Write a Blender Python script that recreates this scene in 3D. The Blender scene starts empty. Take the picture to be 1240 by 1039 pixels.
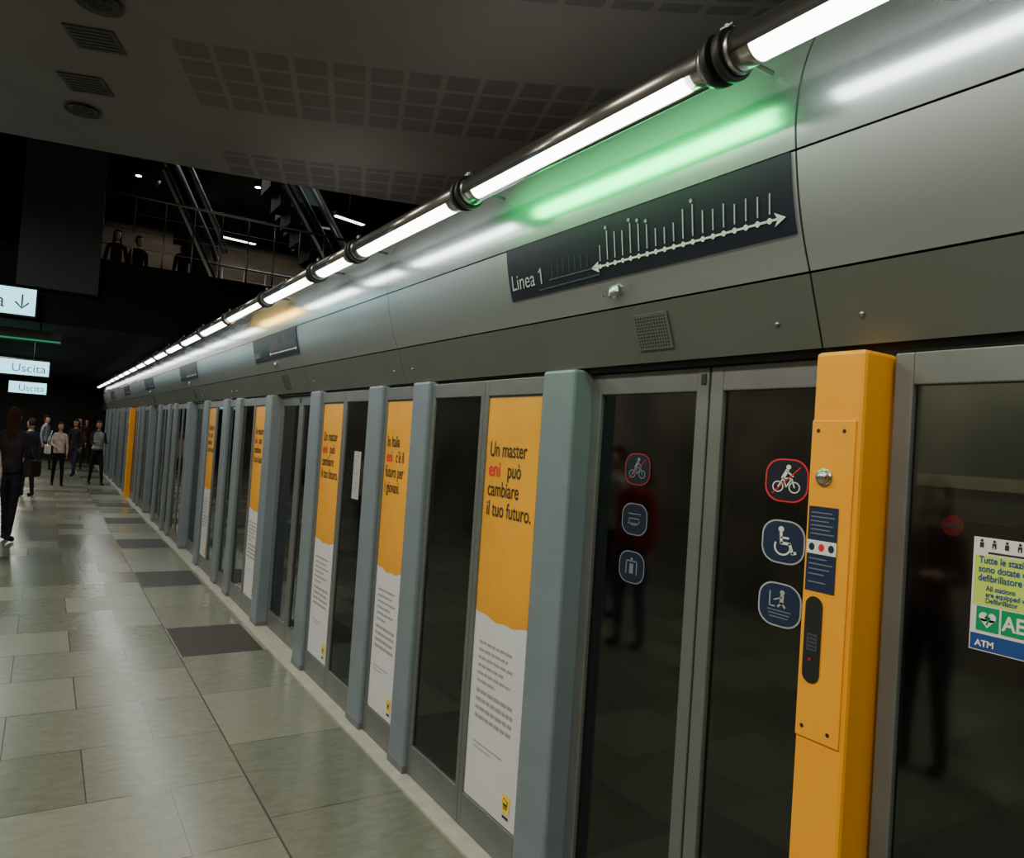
import bpy, bmesh, math, random
from mathutils import Vector, Matrix
random.seed(4)
COL=bpy.context.scene.collection
# ------------------------------------------------------------------ materials
def mat(name,color,rough=.5,metal=0.,emit=None,es=0.,noise=0.,nscale=8.,stretch=(1,1,1),bump=0.,spec=.5,rn=0.):
    m=bpy.data.materials.new(name); m.use_nodes=True
    nt=m.node_tree; b=nt.nodes['Principled BSDF']
    b.inputs['Base Color'].default_value=(*color,1); b.inputs['Roughness'].default_value=rough
    b.inputs['Metallic'].default_value=metal; b.inputs['Specular IOR Level'].default_value=spec
    if emit: b.inputs['Emission Color'].default_value=(*emit,1); b.inputs['Emission Strength'].default_value=es
    if noise or bump or rn:
        tc=nt.nodes.new('ShaderNodeTexCoord'); mp=nt.nodes.new('ShaderNodeMapping'); mp.inputs['Scale'].default_value=stretch
        n=nt.nodes.new('ShaderNodeTexNoise'); n.inputs['Scale'].default_value=nscale; n.inputs['Detail'].default_value=5
        nt.links.new(tc.outputs['Object'],mp.inputs[0]); nt.links.new(mp.outputs[0],n.inputs['Vector'])
        if noise:
            r=nt.nodes.new('ShaderNodeValToRGB')
            r.color_ramp.elements[0].position=.3; r.color_ramp.elements[1].position=.7
            r.color_ramp.elements[0].color=(*[c*(1-noise) for c in color],1)
            r.color_ramp.elements[1].color=(*[min(1,c*(1+noise)) for c in color],1)
            nt.links.new(n.outputs['Fac'],r.inputs[0]); nt.links.new(r.outputs[0],b.inputs['Base Color'])
        if rn:
            mr=nt.nodes.new('ShaderNodeMapRange'); mr.inputs['To Min'].default_value=rough-rn; mr.inputs['To Max'].default_value=rough+rn
            nt.links.new(n.outputs['Fac'],mr.inputs[0]); nt.links.new(mr.outputs[0],b.inputs['Roughness'])
        if bump:
            bp=nt.nodes.new('ShaderNodeBump'); bp.inputs['Strength'].default_value=bump; bp.inputs['Distance'].default_value=.01
            nt.links.new(n.outputs['Fac'],bp.inputs['Height']); nt.links.new(bp.outputs[0],b.inputs['Normal'])
    return m
def emis(name,color,s):
    m=bpy.data.materials.new(name); m.use_nodes=True; nt=m.node_tree; nt.nodes.clear()
    o=nt.nodes.new('ShaderNodeOutputMaterial'); e=nt.nodes.new('ShaderNodeEmission'); e.inputs[0].default_value=(*color,1); e.inputs[1].default_value=s
    nt.links.new(e.outputs[0],o.inputs[0]); return m
def glassmat(name,tint,ior=2.0):
    m=bpy.data.materials.new(name); m.use_nodes=True; nt=m.node_tree; nt.nodes.clear()
    o=nt.nodes.new('ShaderNodeOutputMaterial'); t=nt.nodes.new('ShaderNodeBsdfTransparent'); t.inputs[0].default_value=(*tint,1)
    g=nt.nodes.new('ShaderNodeBsdfGlossy'); g.inputs['Roughness'].default_value=.06; g.inputs['Color'].default_value=(.75,.8,.78,1)
    fr=nt.nodes.new('ShaderNodeFresnel'); fr.inputs[0].default_value=ior; mx=nt.nodes.new('ShaderNodeMixShader')
    nt.links.new(fr.outputs[0],mx.inputs[0]); nt.links.new(t.outputs[0],mx.inputs[1]); nt.links.new(g.outputs[0],mx.inputs[2]); nt.links.new(mx.outputs[0],o.inputs[0])
    return m
M={}
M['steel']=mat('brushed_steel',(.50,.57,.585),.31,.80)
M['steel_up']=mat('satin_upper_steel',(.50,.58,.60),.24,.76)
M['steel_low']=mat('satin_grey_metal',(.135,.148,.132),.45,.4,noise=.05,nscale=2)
M['housing']=mat('pipe_steel',(.22,.22,.20),.25,.9)
M['frame']=mat('door_frame_aluminium',(.18,.192,.188),.42,.5,noise=.08,nscale=6)
M['grille']=mat('dull_grille',(.11,.115,.100),.6,.2)
M['pillar']=mat('blue_grey_paint',(.175,.218,.252),.42,.1,noise=.07,nscale=5)
M['yellow']=mat('amber_paint',(.92,.375,.006),.45,0,noise=.05,nscale=4)
M['dark']=mat('dark_rubber',(.012,.012,.013),.5)
M['black']=mat('black_paint',(.008,.008,.009),.7)
M['chrome']=mat('chrome',(.5,.5,.47),.28,1.)
M['alu']=mat('screw_steel',(.30,.30,.28),.4,1.)
M['glass']=glassmat('tinted_glass',(.44,.48,.45))
M['lamp']=emis('tube_light_glow',(1,.985,.94),13)
M['green']=emis('green_light_glow',(.0,1.,.20),20)
M['amber']=emis('amber_light_glow',(1.,.55,.10),14)
M['navy']=mat('navy_enamel',(.010,.013,.028),.35)
M['navy2']=mat('navy_sticker',(.010,.022,.065),.45)
M['blackblue']=mat('black_sticker',(.008,.010,.022),.4)
M['white']=mat('white_print',(.72,.73,.72),.5)
M['soft']=mat('soft_white_print',(.36,.38,.40),.5)
M['dim']=mat('faded_print',(.14,.17,.22),.5)
M['faint']=mat('faint_print',(.045,.055,.08),.5)
M['dimplate']=mat('faded_navy',(.011,.017,.036),.3)
M['dimred']=mat('faded_red',(.28,.015,.02),.5)
M['grey_print']=mat('grey_print',(.30,.30,.32),.6)
M['posterY']=mat('poster_amber',(.80,.36,.022),.4,0,noise=.18,nscale=1.6)
M['posterW']=mat('poster_white',(.62,.63,.66),.4,0,noise=.04,nscale=2)
M['logoY']=mat('emblem_yellow',(.90,.66,.04),.5)
M['ink']=mat('black_ink',(.02,.02,.02),.6)
M['red']=mat('red_print',(.65,.02,.03),.5)
M['lips']=mat('lips',(.35,.08,.07),.5)
M['greenp']=mat('green_print',(.0,.28,.10),.5)
M['lime']=mat('lime_print',(.55,.72,.10),.5)
M['blue']=mat('blue_print',(.01,.06,.25),.5)
M['stone']=mat('threshold_stone',(.40,.40,.35),.35,0,noise=.12,nscale=14)
M['wall']=mat('dark_wall',(.03,.032,.035),.6,0,noise=.2,nscale=1.5)
M['wall_rear']=mat('warm_rear_wall',(.07,.06,.05),.6,0,noise=.5,nscale=1.2,stretch=(1,1,3))
M['wall_pale']=mat('grey_stone_wall',(.20,.175,.14),.35,0,noise=.6,nscale=1.0)
M['bluewall']=mat('blue_grey_wall',(.022,.029,.036),.7,0,noise=.1,nscale=1)
M['soffit']=mat('soffit_black',(.008,.009,.010),.8,0,noise=.2,nscale=1,spec=.1)
M['signface']=emis('sign_glow',(.34,.80,.90),2.6)
M['signgreen']=emis('sign_edge_glow',(.05,.55,.25),.5)
M['signdark']=mat('sign_letters',(.05,.24,.30),.5)  # letter colour lifted towards the glow to imitate overexposure
M['spot']=emis('spot_glow',(1,.93,.80),35)
M['lin']=emis('linear_lamp_glow',(1,.96,.90),5)
M['rail']=mat('rail_steel',(.40,.42,.43),.40,1.)
M['train']=mat('carriage_paint',(.075,.078,.068),.4,.2,noise=.1,nscale=2)
M['reflframe']=mat('reflected_frame',(.36,.33,.25),.4,.2)  # pale tone stands in for reflections in the glass
M['skin']=mat('skin',(.42,.24,.17),.55)
M['skin_b']=mat('skin_tan',(.30,.16,.10),.55)
M['vent']=mat('vent_grey',(.055,.052,.049),.7)
# ------------------------------------------------------------------ object helpers
def link(o): COL.objects.link(o); return o
def mesh_obj(name,verts,faces,m,parent=None,smooth=False,mats=None,fm=None):
    me=bpy.data.meshes.new(name); me.from_pydata([tuple(v) for v in verts],[],faces); me.update()
    for k in (mats or [m]): me.materials.append(k)
    if fm: 
        for p,i in zip(me.polygons,fm): p.material_index=i
    if smooth:
        for p in me.polygons: p.use_smooth=True
    o=bpy.data.objects.new(name,me); link(o)
    if parent: o.parent=parent
    return o
def bm_obj(name,bm,m,parent=None,smooth=False):
    me=bpy.data.meshes.new(name); bmesh.ops.recalc_face_normals(bm,faces=bm.faces[:]); bm.to_mesh(me); bm.free(); me.materials.append(m)
    if smooth:
        for p in me.polygons: p.use_smooth=True
    o=bpy.data.objects.new(name,me); link(o)
    if parent: o.parent=parent
    return o
def add_box(bm,x0,x1,y0,y1,z0,z1,bev=0.):
    vs=[bm.verts.new(p) for p in [(x0,y0,z0),(x1,y0,z0),(x1,y1,z0),(x0,y1,z0),(x0,y0,z1),(x1,y0,z1),(x1,y1,z1),(x0,y1,z1)]]
    fs=[bm.faces.new([vs[i] for i in f]) for f in [(0,3,2,1),(4,5,6,7),(0,1,5,4),(1,2,6,5),(2,3,7,6),(3,0,4,7)]]
    if bev>0:
        es=list({e for f in fs for e in f.edges})
        bmesh.ops.bevel(bm,geom=es,offset=bev,segments=2,affect='EDGES',profile=.5)
def box(name,x0,x1,y0,y1,z0,z1,m,parent=None,bev=0.):
    bm=bmesh.new(); add_box(bm,x0,x1,y0,y1,z0,z1,bev); return bm_obj(name,bm,m,parent)
def empty(name,loc=(0,0,0)):
    o=bpy.data.objects.new(name,None); o.empty_display_size=.1; o.location=loc; link(o); return o
def meta(o,label,cat,group=None,kind=None):
    o["label"]=label; o["category"]=cat
    if group: o["group"]=group
    if kind: o["kind"]=kind
    return o
def struct(o,label=None,cat='structure'):
    o["kind"]="structure"
    if label: o["label"]=label
    o["category"]=cat
    return o
def kids(o): return list(o.children)
def dup(o,off,parent=None):
    c=o.copy(); COL.objects.link(c)
    if parent is None: c.location=Vector(o.location)+Vector(off)
    else:
        c.parent=parent; c.matrix_parent_inverse=o.matrix_parent_inverse.copy()
    for k in kids(o): dup(k,off,c)
    return c
def cyl(bm,p0,p1,r,seg=20,r2=None,cap=True):
    p0=Vector(p0);p1=Vector(p1); d=(p1-p0); L=d.length; r2=r if r2 is None else r2
    q=d.to_track_quat('Z','Y').to_matrix().to_4x4(); q.translation=(p0+p1)/2
    return bmesh.ops.create_cone(bm,cap_ends=cap,segments=seg,radius1=r,radius2=r2,depth=L,matrix=q)
def cylo(name,p0,p1,r,m,parent=None,seg=20,r2=None):
    bm=bmesh.new(); cyl(bm,p0,p1,r,seg,r2); o=bm_obj(name,bm,m,parent)
    for p in o.data.polygons: p.use_smooth=len(p.vertices)==4
    return o
# flat graphics: local u (reader's right) -> -Y, v up -> Z, facing -X
WM=Matrix(((0,0,-1,0),(-1,0,0,0),(0,1,0,0),(0,0,0,1)))
def wpt(X,Yc,zc,u,v): return (X,Yc-u,zc+v)
class Gfx:
    def __init__(s,X,Y,Z,k=1.,ku=None): s.X,s.Y,s.Z,s.k=X,Y,Z,k; s.ku=ku or k; s.d={}
    def poly(s,m,pts,lift=0.):
        vs,fs=s.d.setdefault(m,([],[])); b=len(vs)
        vs.extend(wpt(s.X-lift,s.Y,s.Z,u*s.ku,v*s.k) for u,v in pts); fs.append(tuple(range(b,b+len(pts)))[::1])
    def rect(s,m,u0,v0,u1,v1,lift=0.): s.poly(m,[(u0,v0),(u1,v0),(u1,v1),(u0,v1)],lift)
    def disc(s,m,cu,cv,r,lift=0.,n=20,rv=None): s.poly(m,[(cu+r*math.cos(a*2*math.pi/n),cv+(rv or r)*math.sin(a*2*math.pi/n)) for a in range(n)],lift)
    def ring(s,m,cu,cv,r,w,lift=0.,a0=0,a1=360,n=24):
        for i in range(n):
            a=math.radians(a0+(a1-a0)*i/n); b=math.radians(a0+(a1-a0)*(i+1)/n)
            s.poly(m,[(cu+(r-w)*math.cos(a),cv+(r-w)*math.sin(a)),(cu+r*math.cos(a),cv+r*math.sin(a)),(cu+r*math.cos(b),cv+r*math.sin(b)),(cu+(r-w)*math.cos(b),cv+(r-w)*math.sin(b))],lift)
    def stroke(s,m,pts,w,lift=0.):
        for (a,b),(c,d) in zip(pts,pts[1:]):
            L=math.hypot(c-a,d-b) or 1e-6; nx,ny=-(d-b)/L*w/2,(c-a)/L*w/2; ex,ey=(c-a)/L*w*.3,(d-b)/L*w*.3
            s.poly(m,[(a-ex+nx,b-ey+ny),(a-ex-nx,b-ey-ny),(c+ex-nx,d+ey-ny),(c+ex+nx,d+ey+ny)],lift)
    def build(s,names,parent):
        out=[]
        for m,(vs,fs) in s.d.items():
            o=mesh_obj(names.get(m,'print'),vs,fs,M[m],parent); out.append(o)
        return out
def text(name,s,X,Y,Z,size,m,parent=None,sx=1.,align='LEFT',thick=0.,mtx=None,space=1.):
    c=bpy.data.curves.new(name,'FONT'); c.body=s; c.size=size; c.align_x=align; c.offset=thick; c.space_character=space
    t=bpy.data.objects.new(name,c); link(t); dg=bpy.context.evaluated_depsgraph_get()
    me=bpy.data.meshes.new_from_object(t.evaluated_get(dg)); bpy.data.objects.remove(t)
    mm=mtx if mtx else Matrix.Translation((X,Y,Z))@WM@Matrix.Diagonal((sx,1,1,1))
    me.transform(mm); me.materials.clear(); me.materials.append(M[m]); me.name=name
    o=bpy.data.objects.new(name,me); link(o)
    if parent: o.parent=parent
    return o
# ------------------------------------------------------------------ camera
f=900.;h=1.70;roll=math.radians(3.83);pit=math.radians(1.291);yaw=math.radians(32.11)
F=Vector((math.sin(yaw)*math.cos(pit),math.cos(yaw)*math.cos(pit),math.sin(pit)))
R0=Vector((math.cos(yaw),-math.sin(yaw),0)); U0=R0.cross(F)
R=R0*math.cos(roll)+U0*math.sin(roll); U=U0*math.cos(roll)-R0*math.sin(roll)
cd=bpy.data.cameras.new("camera"); co=bpy.data.objects.new("camera",cd); link(co)
cd.sensor_width=36; cd.lens=f/1240*36; cd.clip_start=.02
mm=Matrix.Identity(4)
for i in range(3): mm[i][0]=R[i]; mm[i][1]=U[i]; mm[i][2]=-F[i]; mm[i][3]=(0,0,h)[i]
co.matrix_world=mm; bpy.context.scene.camera=co
# ------------------------------------------------------------------ structure
def node(nt,t,**k):
    n=nt.nodes.new(t)
    for a,b in k.items(): setattr(n,a,b)
    return n
def mth(nt,op,a,b=None):
    n=nt.nodes.new('ShaderNodeMath'); n.operation=op
    for i,v in enumerate((a,b)):
        if v is None: continue
        if isinstance(v,(int,float)): n.inputs[i].default_value=v
        else: nt.links.new(v,n.inputs[i])
    return n.outputs[0]
def floor_mat():
    m=bpy.data.materials.new('polished_granite_tiles'); m.use_nodes=True; nt=m.node_tree; b=nt.nodes['Principled BSDF']; L=nt.links.new
    tc=node(nt,'ShaderNodeTexCoord'); sp=node(nt,'ShaderNodeSeparateXYZ'); L(tc.outputs['Object'],sp.inputs[0])
    def brick(w,hh,off,ox,oy):
        mp=node(nt,'ShaderNodeMapping'); mp.inputs['Location'].default_value=(ox,oy,0); L(tc.outputs['Object'],mp.inputs[0])
        br=node(nt,'ShaderNodeTexBrick'); br.offset=off; br.inputs['Scale'].default_value=1; br.inputs['Brick Width'].default_value=w; br.inputs['Row Height'].default_value=hh
        br.inputs['Mortar Size'].default_value=.0035; br.inputs['Mortar Smooth'].default_value=.1
        br.inputs['Color1'].default_value=(.135,.146,.112,1); br.inputs['Color2'].default_value=(.195,.206,.160,1); br.inputs['Mortar'].default_value=(.060,.063,.050,1)
        L(mp.outputs[0],br.inputs['Vector']); return br
    b1=brick(.68,.62,.5,.95-.95-.27,-3.75+.62*7); b2=brick(.70,.85,0.,-.95+.7,-5.85+.85*7)
    edge=mth(nt,'GREATER_THAN',sp.outputs[0],.95)
    mx=node(nt,'ShaderNodeMix',data_type='RGBA'); L(edge,mx.inputs[0]); L(b1.outputs['Color'],mx.inputs[6]); L(b2.outputs['Color'],mx.inputs[7])
    yy=mth(nt,'SUBTRACT',sp.outputs[1],5.85); md=mth(nt,'MODULO',yy,2.6); c1=mth(nt,'LESS_THAN',md,.85); c2=mth(nt,'GREATER_THAN',yy,0.); c3=mth(nt,'GREATER_THAN',sp.outputs[0],.965); c4=mth(nt,'LESS_THAN',sp.outputs[0],1.55)
    dk=mth(nt,'MULTIPLY',mth(nt,'MULTIPLY',c1,c2),mth(nt,'MULTIPLY',c3,c4))
    mx2=node(nt,'ShaderNodeMix',data_type='RGBA'); L(dk,mx2.inputs[0]); L(mx.outputs[2],mx2.inputs[6]); mx2.inputs[7].default_value=(.038,.036,.032,1)
    ab=mth(nt,'ABSOLUTE',mth(nt,'SUBTRACT',sp.outputs[0],.95)); jl=mth(nt,'LESS_THAN',ab,.005)
    mx3=node(nt,'ShaderNodeMix',data_type='RGBA'); L(jl,mx3.inputs[0]); L(mx2.outputs[2],mx3.inputs[6]); mx3.inputs[7].default_value=(.045,.047,.038,1)
    n=node(nt,'ShaderNodeTexNoise'); n.inputs['Scale'].default_value=10; n.inputs['Detail'].default_value=10; n.inputs['Roughness'].default_value=.74; n.inputs['Distortion'].default_value=.4
    mpn=node(nt,'ShaderNodeMapping'); mpn.inputs['Rotation'].default_value=(0,0,.6); mpn.inputs['Scale'].default_value=(1,2.4,1); L(tc.outputs['Object'],mpn.inputs[0]); L(mpn.outputs[0],n.inputs['Vector'])
    r=node(nt,'ShaderNodeMapRange'); r.inputs['From Min'].default_value=.15; r.inputs['From Max'].default_value=.85; r.inputs['To Min'].default_value=.62; r.inputs['To Max'].default_value=1.38; L(n.outputs['Fac'],r.inputs[0])
    mu=node(nt,'ShaderNodeMix',data_type='RGBA',blend_type='MULTIPLY'); mu.inputs[0].default_value=1; L(mx3.outputs[2],mu.inputs[6]); L(r.outputs[0],mu.inputs[7]); L(mu.outputs[2],b.inputs['Base Color'])
    # per-slab polish differences break the lamp reflections up
    bw=node(nt,'ShaderNodeRGBToBW'); L(mx.outputs[2],bw.inputs[0])
    r2=node(nt,'ShaderNodeMapRange'); r2.inputs['From Min'].default_value=.13; r2.inputs['From Max'].default_value=.20; r2.inputs['To Min'].default_value=.19; r2.inputs['To Max'].default_value=.31; L(bw.outputs[0],r2.inputs[0])
    r3=node(nt,'ShaderNodeMapRange'); r3.inputs['To Min'].default_value=0.; r3.inputs['To Max'].default_value=.3; L(dk,r3.inputs[0])
    L(mth(nt,'ADD',r2.outputs[0],r3.outputs[0]),b.inputs['Roughness'])
    sl=node(nt,'ShaderNodeMapRange'); sl.inputs['To Min'].default_value=.9; sl.inputs['To Max'].default_value=.35; L(dk,sl.inputs[0]); L(sl.outputs[0],b.inputs['Specular IOR Level'])
    return m
def ceil_mat():
    m=bpy.data.materials.new('perforated_ceiling_panels'); m.use_nodes=True; nt=m.node_tree; b=nt.nodes['Principled BSDF']; L=nt.links.new
    tc=node(nt,'ShaderNodeTexCoord'); mp=node(nt,'ShaderNodeMapping'); mp.vector_type='TEXTURE'; mp.inputs['Location'].default_value=(.55,5.95,0); mp.inputs['Rotation'].default_value=(0,0,math.radians(-20)); L(tc.outputs['Object'],mp.inputs[0])
    sp=node(nt,'ShaderNodeSeparateXYZ'); L(mp.outputs[0],sp.inputs[0]); x=sp.outputs[0]
    y=mth(nt,'ADD',sp.outputs[1],mth(nt,'MULTIPLY',mth(nt,'MULTIPLY',x,x),.035))
    def cell(v): 
        q=mth(nt,'FRACT',mth(nt,'DIVIDE',mth(nt,'ADD',v,30.*.29),.29)); return mth(nt,'MULTIPLY',mth(nt,'GREATER_THAN',q,.08),mth(nt,'LESS_THAN',q,.92))
    band=mth(nt,'LESS_THAN',mth(nt,'MODULO',mth(nt,'ADD',y,30.*2.2),2.2),1.16)
    left=mth(nt,'GREATER_THAN',x,0.)
    msk=mth(nt,'MULTIPLY',band,left)
    k=mth(nt,'MULTIPLY',mth(nt,'MULTIPLY',cell(x),cell(y)),msk)
    n=node(nt,'ShaderNodeTexNoise'); n.inputs['Scale'].default_value=1.2; L(tc.outputs['Object'],n.inputs['Vector'])
    r=node(nt,'ShaderNodeMapRange'); r.inputs['To Min'].default_value=.8; r.inputs['To Max'].default_value=1.2; L(n.outputs['Fac'],r.inputs[0])
    mx=node(nt,'ShaderNodeMix',data_type='RGBA'); L(k,mx.inputs[0]); mx.inputs[6].default_value=(.150,.140,.130,1); mx.inputs[7].default_value=(.098,.091,.085,1)
    mu=node(nt,'ShaderNodeMix',data_type='RGBA',blend_type='MULTIPLY'); mu.inputs[0].default_value=1; L(mx.outputs[2],mu.inputs[6]); L(r.outputs[0],mu.inputs[7]); L(mu.outputs[2],b.inputs['Base Color'])
    b.inputs['Roughness'].default_value=.7
    return m
FM=floor_mat(); CM=ceil_mat()
struct(box('floor',-3.5,1.58,-4,36,-.3,0,FM),'polished grey-green stone tile platform floor','floor')
struct(box('trim_1',1.58,1.80,-4,30.6,-.3,.012,M['stone']),'pale stone threshold strip along the platform doors','trim')
def prism(name,poly,z0,z1,m):
    n=len(poly); vs=[(x,y,z0) for x,y in poly]+[(x,y,z1) for x,y in poly]
    fs=[tuple(range(n))[::-1],tuple(range(n,2*n))]+[(i,(i+1)%n,n+(i+1)%n,n+i) for i in range(n)]
    return mesh_obj(name,vs,fs,m)
arc=[]
for i in range(21):
    t=i/20; x=-3.5+10.5*t; arc.append((x,9.75-2.4*t+.35*math.sin(math.pi*t)-.25))
struct(prism('ceiling',[(-3.5,-4),(7,-4)]+arc[::-1],4.5,4.8,CM),'dark ceiling with perforated square panels','ceiling')
struct(box('ceiling_upper',-3.5,9,6.5,36,6.6,6.8,M['wall']),'black high ceiling over the stairwell','ceiling')
struct(box('ceiling_lower',-3.5,9,12,36,2.95,3.95,M['soffit']),'black soffit below the mezzanine','ceiling')
struct(box('wall_left',-3.7,-3.5,-4,36,-.3,6.8,M['wall_pale']),'grey stone side wall','wall')
struct(box('wall_end',-3.5,9,36,36.2,-.3,6.8,M['wall']),'dark end wall','wall')
struct(box('wall_back',-3.5,7,-4.2,-4,-.3,4.8,M['wall']),'dark wall','wall')
struct(box('wall_track',5.0,5.2,-4,36,-1.3,2.95,M['wall']),'dark wall across the track','wall')
struct(box('wall_upper',9,9.2,-4,36,2.9,6.8,M['wall']),'dark upper wall','wall')
struct(box('wall_rear',.5,9,20,20.2,3.95,6.6,M['wall_rear']),'dim warm rear wall of the mezzanine','wall')
struct(box('wall_mezzanine',-.45,.50,11.85,12.0,3.4,6.6,M['bluewall']),'blue-grey wall beside the stairwell opening','wall')
struct(box('floor_track',1.80,5.0,-4,36,-1.4,-1.3,M['black']),'black track bed','floor')
# ------------------------------------------------------------------ platform screen doors
ZT=2.0
def frame_mesh(name,X0,X1,y0,y1,z0,z1,w,parent,m,wb=None,wt=None):
    bm=bmesh.new(); wb=wb or w; wt=wt or w
    add_box(bm,X0,X1,y0,y0+w,z0,z1,.004); add_box(bm,X0,X1,y1-w,y1,z0,z1,.004)
    add_box(bm,X0+.001,X1-.001,y0+w-.001,y1-w+.001,z0,z0+wb,.003); add_box(bm,X0+.001,X1-.001,y0+w-.001,y1-w+.001,z1-wt,z1,.003)
    return bm_obj(name,bm,m,parent)
def pillar(y0,y1,x0=1.64,x1=1.80):
    e=empty('door_pillar',(1.7,(y0+y1)/2,0)); 
    o=box('post',x0-1.7,x1-1.7,y0-(y0+y1)/2,y1-(y0+y1)/2,.012,ZT,M['pillar'],e,.012)
    p=box('base_plate',x0-1.7-.002,x1-1.7,y0-(y0+y1)/2-.002,y1-(y0+y1)/2+.002,.012,.05,M['frame'],e,.003)
    return meta(e,'blue-grey painted steel post between the platform screen doors','pillar','platform door pillars')
def poster(parent,X,yc,y0,y1,z0,z1,zs,lines,detail=True):
    n=14
    ys=[y0+(y1-y0)*i/n for i in range(n+1)]
    zz=[zs-.022*math.sin(math.pi*min(1,i/n*1.0))+.004*math.sin(i*1.3) for i in range(n+1)]
    vs=[(X,y,z0) for y in ys]+[(X,y,z) for y,z in zip(ys,zz)]+[(X,y,z1) for y in ys]
    fs=[];fmi=[]
    for i in range(n):
        fs.append((i,n+1+i,n+2+i,i+1)); fmi.append(1); fs.append((n+1+i,2*n+2+i,2*n+3+i,n+2+i)); fmi.append(0)
    po=mesh_obj('poster',vs,fs,None,parent,mats=[M['posterY'],M['posterW']],fm=fmi)
    po["label"]='amber and white advertising poster'
    w=y1-y0; yl=y1-.03*w/.4; tz=z1-.255; s=.092
    for i,l in enumerate(lines):
        if l.startswith('eni'):
            text('red_word','eni',X-.002,yl,tz-i*.086,s,'red',po,.86*w/.4,thick=.0014)
            text('headline',l[3:].strip(),X-.002,yl-.148*w/.4,tz-i*.086,s,'ink',po,.72*w/.4,thick=.0008)
        else: text('headline',l,X-.002,yl,tz-i*.086,s,'ink',po,.72*w/.4,thick=.0008)
    g=Gfx(X-.002,yl-.02*w/.4,z0,1.,1.)
    for i in range(6):
        L=[.9,.8,.95,.7,.9,.5][i]; u=0
        while u<w*.70*L: d=random.uniform(.02,.05); g.rect('grey_print',u,.67-i*.033,min(u+d,w*.70*L),.681-i*.033); u+=d+.009
    for i in range(4):
        u=0
        while u<w*.70: d=random.uniform(.02,.05); g.rect('grey_print',u,.46-i*.036,min(u+d,w*.70),.475-i*.036); u+=d+.009
    g.rect('grey_print',0,.245,w*.55,.250); g.rect('grey_print',0,.225,w*.35,.229)
    for q in g.build({'grey_print':'small_print'},po): q["kind"]="stuff"
    e=Gfx(X-.002,y0+.075*w/.4,z0+.09,.05,.042*w/.4)
    e.rect('logoY',-.62,-.75,.62,.75); e.stroke('ink',[(-.36,-.02),(.26,-.02)],.16,.001)
    for u in (-.34,-.22,-.1,.02,.14,.26): e.stroke('ink',[(u,-.06),(u-.04,-.40)],.05,.001)
    e.stroke('ink',[(.26,0),(.34,.26),(.14,.32)],.10,.001); e.stroke('red',[(.08,.32),(-.2,.45),(-.38,.38)],.10,.001); e.stroke('ink',[(-.36,0),(-.46,.22)],.05,.001)
    e.rect('ink',-.5,-1.15,.5,-.92)
    e.build({'logoY':'emblem','ink':'emblem_figure','red':'emblem_flame'},po)
    return po
A1=['Un master','eni può','cambiare','il tuo futuro.']; A2=['In Italia','eni c’è il','futuro per','i giovani.']
def panel(name,y0,y1,kind,lines=None,x0=1.665,x1=1.70,label='',cat='glass panel',group='fixed platform panels'):
    yc=(y0+y1)/2; e=empty(name,(x0,yc,0)); a=y0-yc;b=y1-yc
    frame_mesh('frame',0,x1-x0,a,b,.012,1.985,.032,e,M['frame'],wb=.15,wt=.07)
    if kind=='glass': box('glass',.012,.018,a+.031,b-.031,.161,1.916,M['glass'],e)
    else:
        box('backing_board',.012,.02,a+.031,b-.031,.161,1.916,M['frame'],e)
        poster(e,.009,yc,a+.033,b-.033,.165,1.905,.97,lines)
    return meta(e,label,cat,group)
def leafpair(yA,ym,yB,group='sliding platform doors'):
    out=[]
    for (a,b,lab) in ((yA,ym-.004,0),(ym+.004,yB,1)):
        c=(a+b)/2; e=empty('platform_door_leaf',(1.73,c,0)); a-=c;b-=c
        frame_mesh('frame',0,.045,a,b,.012,1.985,.05,e,M['frame'],wb=.14,wt=.075)
        box('glass',.016,.024,a+.049,b-.049,.151,1.912,M['glass'],e)
        if lab==0: box('rubber_seal',.004,.04,b-.001,b+.0035,.03,1.98,M['dark'],e)
        else: box('lock_plate',-.004,.0,a+.010,a+.030,1.93,1.965,M['dark'],e,.002)
        meta(e,'sliding glass platform door leaf in a grey aluminium frame','door',group); out.append(e)
    return out
base=[]; GL='dark glass panel in a grey aluminium frame'
base.append(pillar(2.205,2.41))
base.append(panel('advertising_panel',2.412,2.90,'ad',A1,label='framed panel with amber and white poster beside glass',cat='advertising panel',group='advertising panels'))
base.append(panel('glass_panel',2.903,3.438,'glass',label=GL))
base.append(pillar(3.44,3.63))
base.append(panel('advertising_panel',3.632,4.058,'ad',A2,label='narrow framed panel with amber and white poster',cat='advertising panel',group='advertising panels'))
base.append(pillar(4.06,4.27))
base.append(panel('glass_panel',4.272,4.74,'glass',label='narrow dark glass panel in a grey aluminium frame'))
base.append(panel('advertising_panel',4.743,5.218,'ad',A1,label='framed panel with amber poster next to narrow glass',cat='advertising panel',group='advertising panels'))
base.append(pillar(5.22,5.435))
leaves1=leafpair(1.145,1.625,2.203)
base+=[dup(l,(0,4.33,0)) for l in leaves1]
P=4.33
galt={}
for i,(a,b) in {4:(3.632,4.058),1:(2.412,2.90),7:(4.743,5.218)}.items():
    k=1 if i==4 else 2
    galt[i]=panel('glass_panel',a+P*k,b+P*k,'glass',label=GL); galt[i]['k']=k
for k in range(1,6):
    for i,o in enumerate(base):
        if k==3 and i==8: continue
        if i in galt and k>=galt[i]['k']:
            if k>galt[i]['k']: dup(galt[i],(0,P*(k-galt[i]['k']),0))
            continue
        dup(o,(0,P*k,0))
np_=empty('glass_panel',(1.665,.35,0))
frame_mesh('frame',0,.04,-.85,.645,.012,1.975,.045,np_,M['frame'],wb=.15,wt=.075)
box('glass',.014,.022,-.806,.601,.161,1.901,M['glass'],np_)
meta(np_,'wide dark glass panel beside the amber post','glass panel','fixed platform panels')
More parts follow.
